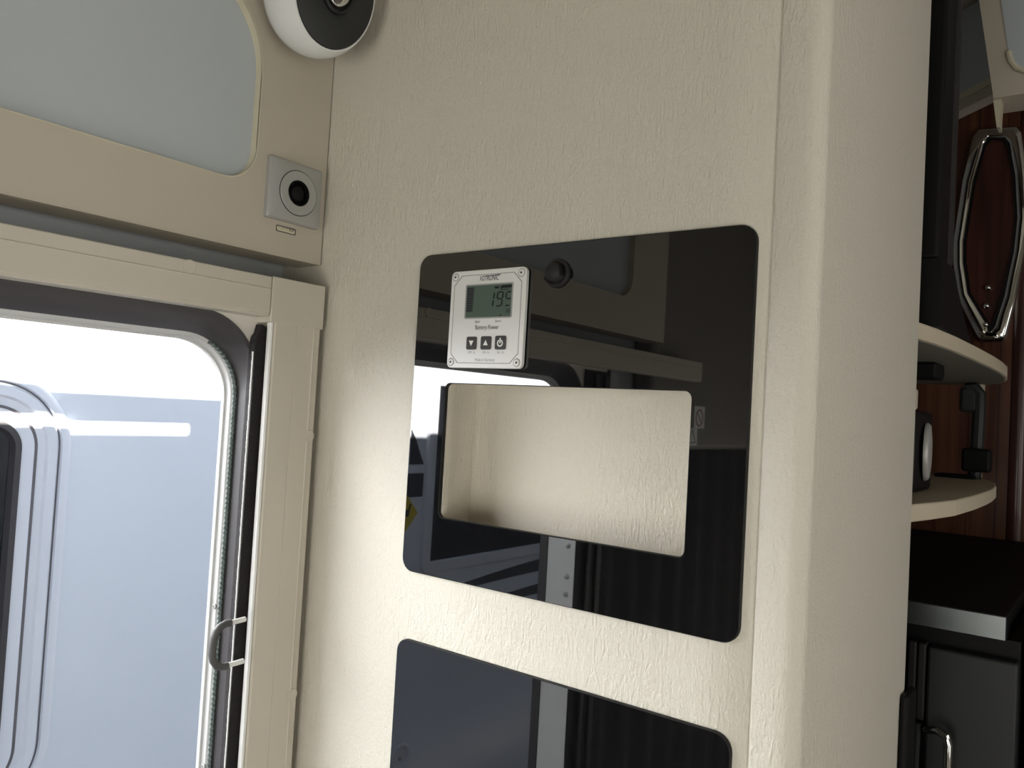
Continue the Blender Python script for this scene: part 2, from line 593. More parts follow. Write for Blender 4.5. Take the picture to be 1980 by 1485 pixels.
# screws in the corners
for sx_, sz_ in ((mx0 + .0052, mz0 + .0052), (mx1 - .0052, mz0 + .0052), (mx0 + .0052, mz1 - .0052), (mx1 - .0052, mz1 - .0052)):
    s_ = MB().lathe((sx_, YM, sz_), (0, -1, 0), [(.0030, -.0006), (.0030, .0004), (.0026, .0007), (.0014, .0008), (.0011, .0003)], 20).build('screw', 'alu', mon, smooth=True, angle=30)
    MB().lathe((sx_, YM, sz_), (0, -1, 0), [(.0037, -.0002), (.0037, .00008), (.0031, .00008), (.0031, -.0002)], 20, caps=False).build('screw_recess', 'greyink', s_)
    MB().box(sx_ - .0009, sx_ + .0009, YM - .00095, YM - .0005, sz_ - .00025, sz_ + .00025).box(sx_ - .00025, sx_ + .00025, YM - .00095, YM - .0005, sz_ - .0009, sz_ + .0009).build('cross_slot', 'ink', s_)
# display
dx0, dz1 = q(903.5, 553.5)
dx1, _ = q(991, 549)
_, dz0 = q(899.5, 614.5)
fr = rrect(dx0 - .0012, dx1 + .0012, dz0 - .0012, dz1 + .0012, .0015)
fi = rrect(dx0, dx1, dz0, dz1, .0006)
b = MB()
b.loft([XZ(fr, YM + .0001), XZ(fr, YM - .0004), XZ(fi, YM - .0004), XZ(fi, YM + .0001)])
disp = b.build('display_bezel', 'silver', mon)
b = MB().prism(XZ(fi, YM - .0001), (0, .0003, 0))
lcd = b.build('display', 'lcd', mon)


def seg(name, pts_px, m='lcdseg', par=lcd):
    b = MB()
    y = YM - .00016
    for pl in pts_px:
        b.prism([Vector((*q(*p), 0)).xzy * 1 if False else Vector((q(*p)[0], y, q(*p)[1])) for p in pl], (0, .00005, 0))
    return b.build(name, m, par)


def zp(x, y):          # pixel in the 14.85x zoom of the display -> photograph pixel
    return 895 + x / 14.85, 540 + y / 14.85


def bar(x0, y0, x1, y1, wd):
    """segment stroke between two zoom pixels"""
    a_, c_ = Vector((x0, y0)), Vector((x1, y1))
    t = (c_ - a_).normalized()
    nn = Vector((-t.y, t.x)) * wd / 2
    e = t * wd * 0.45
    return [zp(*(a_)), zp(*(a_ + e + nn)), zp(*(c_ - e + nn)), zp(*c_), zp(*(c_ - e - nn)), zp(*(a_ + e - nn))]


W_ = 42
seg('digit', [bar(912, 385, 885, 570, W_), bar(880, 590, 850, 775, W_)])
seg('digit', [bar(1010, 375, 1165, 355, W_), bar(1010, 380, 985, 555, W_), bar(1165, 365, 1140, 545, W_), bar(985, 568, 1140, 550, W_), bar(1135, 575, 1110, 750, W_), bar(955, 775, 1105, 755, W_)])
seg('digit', [bar(1265, 365, 1395, 350, W_), bar(1262, 372, 1238, 545, W_), bar(1238, 560, 1385, 548, W_), bar(1215, 758, 1335, 742, W_)])
text_mesh('unit_lettering', 'Ah', 'lcdseg', lcd, (q(*zp(1225, 965))[0], YM - .00016, q(*zp(1225, 965))[1]), .0056, shear=.15, width=.0050)
for pl_ in ([bar(905, 240, 1050, 225, 60)], [bar(1095, 215, 1420, 190, 75), bar(1105, 190, 1105, 300, 30), bar(1110, 292, 1330, 280, 22)], [bar(1050, 1040, 1110, 1034, 34)]):
    seg('icon', pl_)
b = MB()
y_ = YM - .00014
for k in range(10):
    z_a = 250 + k * 70
    pl = [zp(135 - k * 4, z_a), zp(330 - k * 6, z_a - 12), zp(330 - k * 6, z_a + 44), zp(135 - k * 4, z_a + 56)]
    b.prism([Vector((q(*p)[0], y_, q(*p)[1])) for p in pl], (0, .00004, 0))
b.build('bar_graph', 'lcdshade', lcd)
# printed words
def ptxt(name, body, px, py, size, wpx, m='ink', shear=0.0, bold=0.0):
    a_ = onY(px, py, YM)
    c_ = onY(px + wpx, py - 0.02 * wpx, YM)
    text_mesh(name, body, m, mon, (a_.x, YM - .00018, a_.z), size, width=c_.x - a_.x, shear=shear, bold=bold)
ptxt('maker_lettering', 'VOTRONIC', 928, 543.5, .0066, 37, shear=.28, bold=.00004)
a_, c_ = onY(938, 534.5, YM), onY(967, 531.5, YM)
MB().prism([Vector((a_.x, YM - .00018, a_.z)), Vector((c_.x, YM - .00018, c_.z)), Vector((c_.x + .001, YM - .00018, c_.z + .0008)), Vector((a_.x, YM - .00018, a_.z + .0004))], (0, .0001, 0)).build('maker_lettering', 'ink', mon)
ptxt('printed_lettering', 'Start', 918.5, 624.3, .0032, 9.5)
ptxt('printed_lettering', 'Board', 958, 623, .0032, 10.5)
ptxt('printed_lettering', 'Battery Power', 919, 640, .0056, 45)
ptxt('printed_lettering', 'OFF  3s', 904.5, 683.5, .0030, 14, 'greyink')
ptxt('printed_lettering', 'ON  3s', 933, 683.5, .0030, 12.5, 'greyink')
ptxt('printed_lettering', 'Set  3s', 961, 683.5, .0030, 13, 'greyink')
ptxt('printed_lettering', 'Made in Germany', 918.5, 700, .0036, 38, 'greyink')
# buttons
for kind, xa, xb, ya, yb in (('down', 902, 922.7, 651, 676), ('up', 929.5, 951, 650, 676), ('power', 957, 979.5, 649.2, 676)):
    a_ = onY(xa, yb, YM); c_ = onY(xb, ya, YM)
    u0, u1, v0, v1 = a_.x, c_.x, a_.z, c_.z
    o_ = rrect(u0, u1, v0, v1, .0016, 4)
    bt = MB().loft([XZ(o_, YM + .0001), XZ(o_, YM - .0007), XZ(inset(o_, .0004), YM - .0010)], True, False, True).build('button', 'button', mon, smooth=True, angle=30)
    um, vm = (u0 + u1) / 2, (v0 + v1) / 2
    y_ = YM - .0012
    b = MB()
    if kind != 'power':
        s_ = 1 if kind == 'up' else -1
        b.prism(XZ([(um - .0026, vm - s_ * .0022), (um + .0026, vm - s_ * .0022), (um, vm + s_ * .0026)], y_), (0, .0003, 0))
    else:
        ro, ri = .0032, .0020
        ring0, ring1 = [], []
        for k in range(25):
            a = PI / 2 + .42 + (2 * PI - .84) * k / 24
            ring0.append((um + ro * math.cos(a), vm - .0004 + ro * math.sin(a)))
            ring1.append((um + ri * math.cos(a), vm - .0004 + ri * math.sin(a)))
        b.loft([XZ(ring0, y_ + .0003), XZ(ring0, y_), XZ(ring1, y_), XZ(ring1, y_ + .0003)], False)
        b.box(um - .0006, um + .0006, y_, y_ + .0003, vm - .0006, vm + .0042)
    b.build('button_symbol', 'symbol', bt)

# round black push button on the panel
kc = onY(1079, 529, YF)
kn = thing('push_knob', (kc.x, YF, kc.z - .0125), 'small round black push knob with slots beside the battery monitor', 'knob')
MB().lathe((kc.x, YF, kc.z), (0, -1, 0), [(.0122, 0), (.0122, .0015), (.0112, .0030), (.0100, .0032), (.0098, .0020)], 36).build('collar', 'darkgrey', kn, smooth=True, angle=40)
cap = MB().lathe((kc.x, YF, kc.z), (0, -1, 0), [(.0088, .001), (.0088, .0065), (.0080, .0085), (.0055, .0102), (.0025, .0110), (.0003, .0112)], 36).build('cap', 'darkgrey', kn, smooth=True, angle=40)
for a0 in (-2.6, -.35):
    ra, rb = [], []
    for k in range(9):
        a = a0 + 1.0 * k / 8
        ra.append((kc.x + .0093 * math.cos(a), kc.z + .0093 * math.sin(a)))
        rb.append((kc.x + .0080 * math.cos(a), kc.z + .0080 * math.sin(a)))
    MB().loft([XZ(ra, YF - .004), XZ(ra, YF - .0088), XZ(rb, YF - .0092), XZ(rb, YF - .004)], False).build('slot', 'black', cap)

# ------------------------------------------------------------------ overhead locker on the left
XC = -0.684
ZK = 0.1445
YK = 0.5525
lk = thing('overhead_locker', (XC, -0.1, ZK), 'beige overhead locker with grey recessed panel above the entry door', 'locker')
pn = rrect(-0.13, 0.4655, 0.2085, 0.405, (.036, .085, .06, .036), 10)
pnin = [(u, v) for u, v in pn]
b = MB()
# front face ring between rectangle and rounded opening
n10 = 11
rect = []
for (cu, cv) in ((YK, ZK + .001), (YK, 0.56), (-0.26, 0.56), (-0.26, ZK + .001)):
    rect += [(cu, cv)] * n10
b.loft([YZ(rect, XC - 0.018), YZ(rect, XC), YZ(pn, XC), YZ(pn, XC - 0.001)])
b.build('front_frame', 'locker', lk, smooth=True, angle=40)
b = MB()
pno = [(u, v) for u, v in pn]
b.loft([YZ(pn, XC + .0004), YZ(pn, XC - .0105)])
b.loft([YZ([(u * 1.0, v) for u, v in pn], XC + .0004), YZ(inset(pn, -.0010), XC + .0004), YZ(inset(pn, -.0010), XC - .001)])
b.build('panel_edging', 'ivory', lk, smooth=True, angle=60)
MB().prism(YZ(pn, XC - .0100), (-.006, 0, 0)).build('grey_panel', 'lockgrey', lk)
b = MB().box(XL + .001, XC - .018, -0.26, YK, ZK + .004, 0.56)
b.build('carcass', 'locker', lk)
MB().box(XC - .040, XC - .0005, -0.26, YK, ZK - .0005, ZK + .004).build('bottom_lip', 'locker', lk)
# sloping ceiling cove above the locker
struct(MB().prism([(XL + .001, -1.14, .57), (XC + .02, -1.14, .57), (XC + .25, -1.14, ZC), (XL + .001, -1.14, ZC)], (0, 1.14 + YK, 0)).build('trim_2', 'ceil'))

# antenna power socket plate
s0 = onX(510, 299, XC); s1 = onX(612, 442, XC)
sy0, sy1, sz0, sz1 = s0.y + .004, s1.y - .001, 0.1795, 0.2415
so = thing('power_socket', (XC, (sy0 + sy1) / 2, sz0), 'silver square socket plate with round black socket below the grey locker panel', 'socket')
cy_, cz_ = (sy0 + sy1) / 2 + .001, (sz0 + sz1) / 2 - .0005
o_ = rrect(sy0, sy1, sz0, sz1, .002, 4)
b = MB()
b.loft([YZ(o_, XC), YZ(o_, XC + .0050), YZ(inset(o_, .0012), XC + .0068), YZ(inset(o_, .0060), XC + .0088), YZ([(cy_ + .0134 * math.cos(-PI / 4 - .39 + (k + .5) * 2 * PI / 20), cz_ + .0134 * math.sin(-PI / 4 - .39 + (k + .5) * 2 * PI / 20)) for k in range(20)], XC + .0088)])
b.build('plate', 'silver', so, smooth=True, angle=25)
rg = MB().lathe((XC, cy_, cz_), (1, 0, 0), [(.0225, .006), (.0225, .0096), (.0218, .0101), (.0131, .0098), (.0131, .0060), (.0225, .006)], 48, caps=False).build('ring', 'silver', so, smooth=True, angle=30)
MB().lathe((XC, cy_, cz_), (1, 0, 0), [(.0232, .006), (.0232, .0091), (.0225, .0091), (.0225, .006)], 48, caps=False).build('ring_groove', 'ink', rg)
MB().lathe((XC, cy_, cz_), (1, 0, 0), [(.0130, .0005), (.0130, .0101), (.0118, .0101), (.0112, .0030), (.0092, .0028), (.0084, .0075), (.0064, .0092), (.0003, .0098)], 40).build('socket_insert', 'black', so, smooth=True, angle=40)
# its little printed sticker
l0 = onX(534, 433, XC); l1 = onX(571, 456, XC)
ly0, ly1, lz0, lz1 = l0.y, l1.y, l1.z + .0002, l0.z - .0005
o_ = rrect(ly0, ly1, lz0, lz1, .0016, 4)
st = thing('label_sticker', (XC, (ly0 + ly1) / 2, lz0), 'tiny white label sticker with dark outline and Japanese writing under the socket', 'sticker')
MB().prism(YZ(o_, XC), (.0002, 0, 0)).build('sticker_sheet', 'ivory', st)
MB().loft([YZ(o_, XC + .0001), YZ(o_, XC + .0004), YZ(inset(o_, .0007), XC + .0004), YZ(inset(o_, .0007), XC + .0001)]).build('outline', 'ink', st)
text_mesh('lettering', 'アンテナ電源', 'ink', st, (XC + .00035, ly0 + .0022, lz0 + .0030), (lz1 - lz0) * .62, plane='YZ', width=ly1 - ly0 - .0044)

# ------------------------------------------------------------------ pod speaker in the top corner
pc = onY(618, -16, 0.488)
sp = thing('pod_speaker', (pc.x, pc.y, pc.z - .07), 'white egg-shaped pod speaker with black face and chrome centre in the top corner', 'speaker')
er, eu, ef = Vector((.796, .602, .0)).normalized(), Vector((0, 0, 1)), Vector((-.604, .796, 0)).normalized()
AX, AY, AZ = .054, .064, .045
nn_ = Vector((.73, -.22, -.65)).normalized()      # face normal in (right, up, forward) of the pod
u_ = nn_.cross(Vector((0, 1, 0))).normalized()
w_ = nn_.cross(u_)


def pod(p):
    return pc + er * (p.x * AX) + eu * (p.y * AY) + ef * (p.z * AZ)


def ring_at(t, k=1.0, n=48, push=0.0):
    return [pod((nn_ * (math.cos(t) * k + push) + (u_ * math.cos(2 * PI * j / n) + w_ * math.sin(2 * PI * j / n)) * math.sin(t) * k)) for j in range(n)]


T0 = math.radians(60)
shell = [ring_at(T0 + (PI - T0 - .02) * k / 18) for k in range(19)]
flat = lambda rr, h: [pod(nn_ * (math.cos(T0) + h) + (u_ * math.cos(2 * PI * j / 48) + w_ * math.sin(2 * PI * j / 48)) * math.sin(T0) * rr) for j in range(48)]
b = MB().loft([flat(.962, -.04), flat(.967, .0)] + shell, True, False, True)
b.build('shell', 'podwhite', sp, smooth=True, angle=40)
fc = MB().loft([flat(.962, -.03), flat(.955, .02), flat(.80, .06), flat(.5, .085), flat(.38, .07), flat(.35, .03), flat(.01, .03)], True, False, True).build('face', 'podblack', sp, smooth=True, angle=40)
b = MB().loft([flat(.36, .03), flat(.36, .11), flat(.32, .13), flat(.30, .06), flat(.01, .05)], True, False, True)
b.build('chrome_ring', 'darkgrey', fc, smooth=True, angle=40)
b = MB().loft([flat(.28, .05), flat(.265, .13), flat(.19, .22), flat(.09, .27), flat(.005, .285)], True, False, True)
b.build('chrome_cone', 'chrome', fc, smooth=True, angle=60)
la = [pod(nn_ * (math.cos(T0) + .055) + (u_ * a + w_ * c) * math.sin(T0)) for a, c in ((-.95, .12), (-.75, .05), (-.55, -.06), (-.35, -.2))]
la = [pod(nn_ * (math.cos(T0) + h) + Vector((x, y, 0)) * math.sin(T0) + Vector((0, 0, x * .73 / .65)) * math.sin(T0) * 0) for x, y, h in ()] or la
b = MB().tube(la, .0006, 6)
b.build('chrome_line', 'chrome', fc)
b = MB().tube([pod(Vector((-.1, .25, .5))), Vector((pc.x - .012, YP - .02, pc.z + .016)), Vector((pc.x - .016, YP - .0005, pc.z + .016))], .012, 16)
b.build('wall_mount', 'podwhite', sp, smooth=True)

# ------------------------------------------------------------------ entry door (structure): lining, gasket, outer frame
do = thing('door_1', (XL, (D0 + D1) / 2, DB), 'x', 'x')
del do['label'], do['category']
struct(do)
XI, XG, XO = -0.690, -0.720, -0.760
DY0 = 0.000


def door_ring(y1, zt, r, y0=DY0, zb=-1.28):
    return rrect(y0, y1, zb, zt, (.03, r, r, .03), 14)


c_in = door_ring(.488, .081, .066)
c_mid = door_ring(.4865, .0600, .060)
rect = []
for (cu, cv) in ((.493, -1.33), (.493, .1175), (-.070, .1175), (-.070, -1.33)):
    rect += [(cu, cv)] * 15
b = MB().loft([YZ(rect, XL), YZ(rect, XI), YZ(c_in, XI), YZ(c_in, XI - .004)])
b.build('lining', 'lining', do)
b = MB().loft([YZ(c_in, XI + .0012), YZ(inset(c_in, .0025), XI + .0005), YZ(door_ring(.488, .073, .0645), XI - .008), YZ(door_ring(.4875, .066, .063), XI - .018), YZ(c_mid, XG), YZ(c_mid, XG - .004)])
b.build('rubber_gasket', 'rubber', do, smooth=True, angle=60)
# ribbed bulb of the seal, with one rib every few millimetres
path = [p for p in YZ(door_ring(.4850, .0595, .060), XG - .001)]
pts = []
seg_list = []
start = 14          # from the end of the lower right corner up the right jamb and round to the top
line = [path[i] for i in range(start, 26)]
for a_, c_ in zip(line[:-1], line[1:]):
    L = (c_ - a_).length
    k = max(1, int(L / .0012))
    for i in range(k):
        pts.append(a_ + (c_ - a_) * (i / k))
b = MB().tube(pts, lambda i: .0026 + .0006 * math.sin(i * 1.5), 6)
b.build('ribbed_seal', 'ribrub', do)
b = MB().loft([YZ(c_mid, XG - .003), YZ(door_ring(.4830, .0570, .058), XG - .006), YZ(door_ring(.4822, .0555, .0575), XG - .012), YZ(door_ring(.4800, .0535, .056), XG - .0125), YZ(door_ring(.4797, .0532, .0558), XG - .017), YZ(door_ring(.545, .115, .08, -.075, -1.32), XLO - .010), YZ(door_ring(.545, .115, .08, -.075, -1.32), XLO + .004)])
b.build('outer_frame', 'frameout', do, smooth=True, angle=30)
for pxl, pyl in ((422.5, 1171), (419, 1262), (404, 1478)):
    v = onX(pxl, pyl, XG - .024)
    v = onX(pxl, pyl, XG - .008)
    s_ = MB().lathe((v.x, .4826, v.z), (0, -1, 0), [(.0030, -.001), (.0030, .0005), (.0022, .0011), (.0011, .0011), (.0009, .0004)], 18).build('screw', 'silver', do, smooth=True, angle=40)
# near jamb strip with rivets (seen mirrored in the black panel)
js = MB().box(-.7405, XI + .002, .0003, .0030, -1.24, .0).build('jamb_strip', 'white', do, bevel=.0008)
for pxl, pyl in ((1101, 1055), (1096, 1115), (1090, 1150)):
    v = onX(pxl, pyl, -.702)
    MB().lathe((-.702, .0030, v.z), (0, 1, 0), [(.0040, -.0005), (.0040, .0008), (.0028, .0014), (.0003, .0015)], 16).build('rivet', 'silver', js, smooth=True)
MB().box(XI + .0022, XI + .004, -.0695, .0028, -1.30, .075).build('jamb_cover', 'black', do)
MB().box(XI + .004, XI + .010, -.034, -.022, -1.30, .07).build('jamb_rib', 'darkgrey', do, bevel=.002)
MB().box(XI + .004, XI + .008, -.066, -.054, -1.30, .07).build('jamb_rib', 'darkgrey', do, bevel=.002)
MB().box(-.7560, -.7410, .0003, .0040, -1.24, .0).build('jamb_seal', 'rubber', do)

# ------------------------------------------------------------------ fly screen cassette frame with pull handle
XT = -0.668
fs = thing('fly_screen', (XT, .51, -1.30), 'beige plastic fly screen cassette frame with ridges around the entry door', 'fly screen')
b = MB()
pr = [(XI + .001, .0800), (XT - .0025, .0800), (XT - .0010, .0812), (XT - .0010, .0830), (XT, .0838), (XT, .1060), (XT + .0009, .1068), (XT, .1078), (XT, .1184), (XT - .0008, .1192), (XI - .04, .1192), (XI - .04, .118), (XI + .001, .118)]
b.prism([(x, -.40, z) for x, z in pr], (0, .882 - .0005, 0))
b.build('top_rail', 'trim', fs)
MB().box(XL + .002, XT + .0012, .4825, .5475, .0745, .1198).build('corner_cap', 'trim', fs, bevel=.0009)
b = MB()
pr = [(XI - .001, .4885), (XT - .0015, .4885), (XT, .4900), (XT, .5145), (XT - .0006, .5150), (XT, .5156), (XT, .5360), (XT + .0008, .5368), (XT, .5376), (XT, .5440), (XT - .0012, .5456), (XL + .003, .5456), (XL + .003, .5300)]
b.prism([(x, y, -1.33) for x, y in pr], (0, 0, 1.33 + .0745))
b.build('side_rail', 'trim', fs)
# white lip and teeth paint daylight on trim and screen edges; dark brush slot
MB().box(XT - .0075, XT - .0012, .4845, .4884, -1.33, .0790).build('lit_lip', 'white', fs, bevel=.0014)
sl = MB().prism([(XI + .0005, y, z) for y, z in ((.4745, -1.32), (.4880, -1.32), (.4880, .0700), (.4820, .0725), (.4800, .0640), (.4770, .0600), (.4757, .0520))], (.0100, 0, 0)).build('brush_slot', 'brush', fs)
b = MB()
k = 0
z_ = .045
rnd = random.Random(2)
while z_ > -1.30:
    h_ = .0035 + .0015 * rnd.random()
    wd = .0006 + .0004 * rnd.random()
    b.box(XI + .0095, XI + .0104, .4743 - wd, .4746, z_ - h_, z_ - .0002)
    z_ -= h_
b.build('lit_serration', 'white', fs)
for (yc, zc) in ((.394, .1135), (.20, .1135)):
    MB().lathe((XT, yc, zc), (1, 0, 0), [(.0062, -.001), (.0064, .0006), (.0058, .0011), (.0003, .0009)], 28).build('screw_cap', 'trim', fs, smooth=True, angle=40)
for zc in (-.0365, -.30):
    MB().lathe((XT, .5392, zc), (1, 0, 0), [(.0060, -.001), (.0062, .0006), (.0056, .0011), (.0003, .0009)], 28).build('screw_cap', 'trim', fs, smooth=True, angle=40)
# handle: white ends, grey grip
def hp(p):
    return onX(p[0], p[1], -.664)
gp = [(446, 1204), (436, 1206), (426, 1212), (418, 1222), (414, 1234), (411, 1252), (410, 1266), (412, 1278), (418, 1286), (426, 1289.5), (434, 1289), (440, 1287)]
hd = MB().tube([hp(p) for p in gp], .0035, 12).build('handle', 'greyrub', fs, smooth=True)
MB().tube([hp((474, 1197)), hp((445, 1204.5))], .0025, 12).build('handle_arm', 'white', hd, smooth=True)
MB().tube([hp((470, 1278)), hp((439, 1287))], .0025, 12).build('handle_arm', 'white', hd, smooth=True)

# ------------------------------------------------------------------ furniture behind the lens on the left wall (mirrored in the panel)
rl = thing('wall_locker', (XL + .03, -.5, -.057), 'beige hanging locker darkened to dim its reflection, with warning stickers on the wall beside the entry door', 'locker')
MB().box(XL + .001, XL + .045, -1.12, -.265, -.057, .56).build('carcass', 'rearlock', rl, bevel=.012, seg=3)
fx = XL + .0455
def sticker(yc, zc, rad):
    o1 = [(yc + rad * math.cos(a * PI / 16), zc + rad * math.sin(a * PI / 16)) for a in range(32)]
    o2 = [(yc + rad * .84 * math.cos(a * PI / 16), zc + rad * .84 * math.sin(a * PI / 16)) for a in range(32)]
    return o1, o2
yc, zc = 1.1 - onX(1352, 808, fx).y, onX(1352, 808, fx).z
ns = thing('warning_sticker', (fx, yc, zc - .02), 'pale square sticker with red prohibition circle on the hanging locker', 'sticker')
MB().box(fx, fx + .0004, yc - .026, yc + .026, zc - .022, zc + .024).build('sheet', 'white', ns)
o1, o2 = sticker(yc, zc, .018)
b = MB().loft([YZ(o1, fx + .0003), YZ(o1, fx + .0008), YZ(o2, fx + .0008), YZ(o2, fx + .0003)])
b.prism(YZ([(yc - .012, zc - .0105), (yc - .0105, zc - .012), (yc + .012, zc + .0105), (yc + .0105, zc + .012)], fx + .0003), (.0005, 0, 0))
b.build('prohibition_circle', 'red', ns)
yc, zc = 1.1 - onX(1338, 845, fx).y, onX(1338, 845, fx).z
ns = thing('warning_sticker', (fx, yc, zc - .02), 'pale sticker with black outlined triangle on the hanging locker', 'sticker')
MB().box(fx, fx + .0004, yc - .024, yc + .024, zc - .018, zc + .018).build('sheet', 'white', ns)
t1 = [(yc - .018, zc - .012), (yc + .018, zc - .012), (yc, zc + .016)]
t2 = [(yc - .0155, zc - .0105), (yc + .0155, zc - .0105), (yc, zc + .0135)]
MB().loft([YZ(t1, fx + .0003), YZ(t1, fx + .0008), YZ(t2, fx + .0008), YZ(t2, fx + .0003)]).build('warning_triangle', 'ink', ns)
b = MB()
cp = [(XL + .012 + .009 * math.sin(k * 1.3), -.15 - k * .02) for k in range(49)]
b.loft([[Vector((x, y, -1.30)) for x, y in cp], [Vector((x, y, -.06)) for x, y in cp]], False)  # curtain added to keep the mirrored wall dark
tag(b.build('curtain', 'curtain', smooth=True, angle=80), 'dark pleated curtain added below the wall locker to darken the mirrored wall', 'curtain')
MB().box(XL + .002, XL + .035, -.125, -.095, -1.33, .118).build('side_rail', 'darkgrey', fs)

# ------------------------------------------------------------------ right side: shelves behind the partition
def shelf_board(name, zt, zb, rim, label):
    t = thing(name, (-.25, 1.3, zb), label, 'shelf')
    pts = [(-.55, YB + .002)] + [(XE - .002, YB + .002)] + rim + [(-.55, rim[-1][1])]
    b = MB().prism([(x, y, zb) for x, y in pts], (0, 0, zt - zb))
    b.build('board', 'shelf', t, bevel=.002)
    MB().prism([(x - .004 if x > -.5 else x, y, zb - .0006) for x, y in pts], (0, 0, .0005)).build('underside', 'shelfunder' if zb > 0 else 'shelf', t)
    return t
rimU = [(-.160, .96), (-.154, 1.04), (-.1485, 1.16), (-.1445, 1.28), (-.1435, 1.38), (-.146, 1.47), (-.155, 1.56), (-.172, 1.64), (-.200, 1.69)]
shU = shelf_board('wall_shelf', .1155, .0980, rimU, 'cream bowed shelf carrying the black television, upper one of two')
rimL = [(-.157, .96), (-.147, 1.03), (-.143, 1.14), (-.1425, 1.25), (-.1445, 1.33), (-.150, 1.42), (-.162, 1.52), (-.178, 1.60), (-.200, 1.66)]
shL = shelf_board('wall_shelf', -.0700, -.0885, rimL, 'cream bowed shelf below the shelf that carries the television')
# slim upright at the far end of the shelves
tag(MB().box(-.207, -.201, 1.662, 1.685, -.0700, .0974).build('shelf_upright', 'ivory'), 'thin cream upright joining the ends of the two shelves', 'upright')
# television on the upper shelf
tv = thing('television', (-.30, .98, .1155), 'black television standing edge-on on the cream shelf', 'television')
MB().box(-.50, -.160, .945, 1.0015, .1895, .80).build('screen_housing', 'black', tv, bevel=.004)
MB().box(-.50, -.1575, 1.002, 1.024, .19, .80).build('back_cover', 'darkgrey', tv, bevel=.006)
MB().prism([(-.36, y, z) for y, z in ((.945, .1157), (1.172, .1157), (1.166, .121), (1.100, .146), (1.050, .172), (1.024, .189), (.945, .189))], (.2035, 0, 0)).build('stand', 'black', tv)
# radio unit with silver dial
rd = thing('radio', (-.26, 1.07, -.0700), 'black radio with round silver dial on the lower shelf', 'radio')
MB().box(-.42, -.196, .985, 1.165, -.0698, .030).build('body', 'black', rd, bevel=.006)
MB().lathe((-.196, 1.115, -.020), (1, .12, 0), [(.036, 0), (.036, .003), (.033, .006), (.020, .0075), (.0003, .0078)], 40).build('dial', 'silver', rd, smooth=True, angle=50)
MB().box(-.197, -.193, 1.005, 1.040, -.060, .020).build('trim_plate', 'darkgrey', rd, bevel=.001)
tag(MB().box(-.30, -.199, 1.03, 1.08, .0305, .056).build('small_box', 'locker', bevel=.003), 'small pale box lying on top of the black radio', 'box')
# black clamp stand at the far end of the lower shelf
cl = thing('clamp_stand', (-.215, 1.60, -.0700), 'black curved clamp stand with square block at the end of the lower shelf', 'stand')
c0 = [onY(1868, 752, 1.60), onY(1884, 750, 1.60), onY(1894, 762, 1.60), onY(1893, 800, 1.60), onY(1890, 850, 1.60), onY(1887, 900, 1.60), onY(1882, 930, 1.60), onY(1868, 944, 1.60)]
MB().tube(c0, .011, 10).build('curved_bar', 'darkdoor', cl, smooth=True)
p_ = onY(1887, 890, 1.58)
MB().box(p_.x - .022, p_.x + .022, 1.575, 1.605, p_.z - .020, p_.z + .020).build('block', 'black', cl, bevel=.005)
p_ = onY(1876, 773, 1.60)
MB().box(p_.x - .016, p_.x + .014, 1.59, 1.61, p_.z - .022, p_.z + .022).build('top_pad', 'darkdoor', cl, bevel=.006)
MB().box(-.26, -.198, 1.57, 1.63, -.0699, -.064).build('foot', 'black', cl, bevel=.002)
# black clip under the upper shelf
p_ = onY(1800, 719, 1.2)
tag(MB().box(p_.x - .05, p_.x + .012, 1.17, 1.23, p_.z - .010, .0972).build('cable_clip', 'black', bevel=.004), 'small black clip fixed to the underside of the television shelf', 'clip')

# chrome framed oblong on the wood wall
ym = YW - .009
op = [(1891, 250), (1968, 244), (1976, 256), (1986, 330), (1990, 420), (1983, 485), (1964, 580), (1946, 648), (1938, 661), (1897, 661), (1887, 648), (1850, 574), (1842, 510), (1842, 469), (1860, 350), (1880, 263)]
O3 = [onY(*p, ym - .006) for p in op]
ctr = sum(O3, Vector()) / len(O3)
def shrink(P, d, dy):
    out = []
    for p in P:
        v = p - ctr
        L = Vector((v.x, 0, v.z)).length
        out.append(Vector((p.x - v.x / abs(v.x) * min(abs(v.x), d) if abs(v.x) > 1e-6 else p.x, p.y + dy, p.z - (v.z / abs(v.z)) * d * min(1, abs(v.z) / .19) ** 3)))
    return out
ch_ = thing('chrome_mirror', tuple(ctr - Vector((0, 0, .23))), 'long chrome framed six-sided mirror with three chrome studs on the wood wall', 'mirror')
b = MB().loft([[p + Vector((0, .0148, 0)) for p in O3], O3, shrink(O3, .0030, -.004), shrink(O3, .0185, -.0055), shrink(O3, .0220, -.001), shrink(O3, .0220, .0148)])
b.build('frame', 'chrome', ch_, smooth=True, angle=60)
MB().loft([shrink(O3, .0216, -.0005), shrink(O3, .0255, -.0015), shrink(O3, .0260, .004)]).build('inner_border', 'black', ch_)
MB().prism(shrink(O3, .0215, .0045), (0, .003, 0)).build('inset', 'wooddark', ch_)
for p in ((1911, 557), (1908, 592), (1906, 628)):
    v = onY(*p, ym - .004)
    MB().lathe((v.x, ym - .001, v.z), (0, -1, 0), [(.004, 0), (.004, .003), (.0062, .006), (.0062, .009), (.004, .012), (.0003, .013)], 16).build('stud', 'chrome', ch_, smooth=True, angle=80)
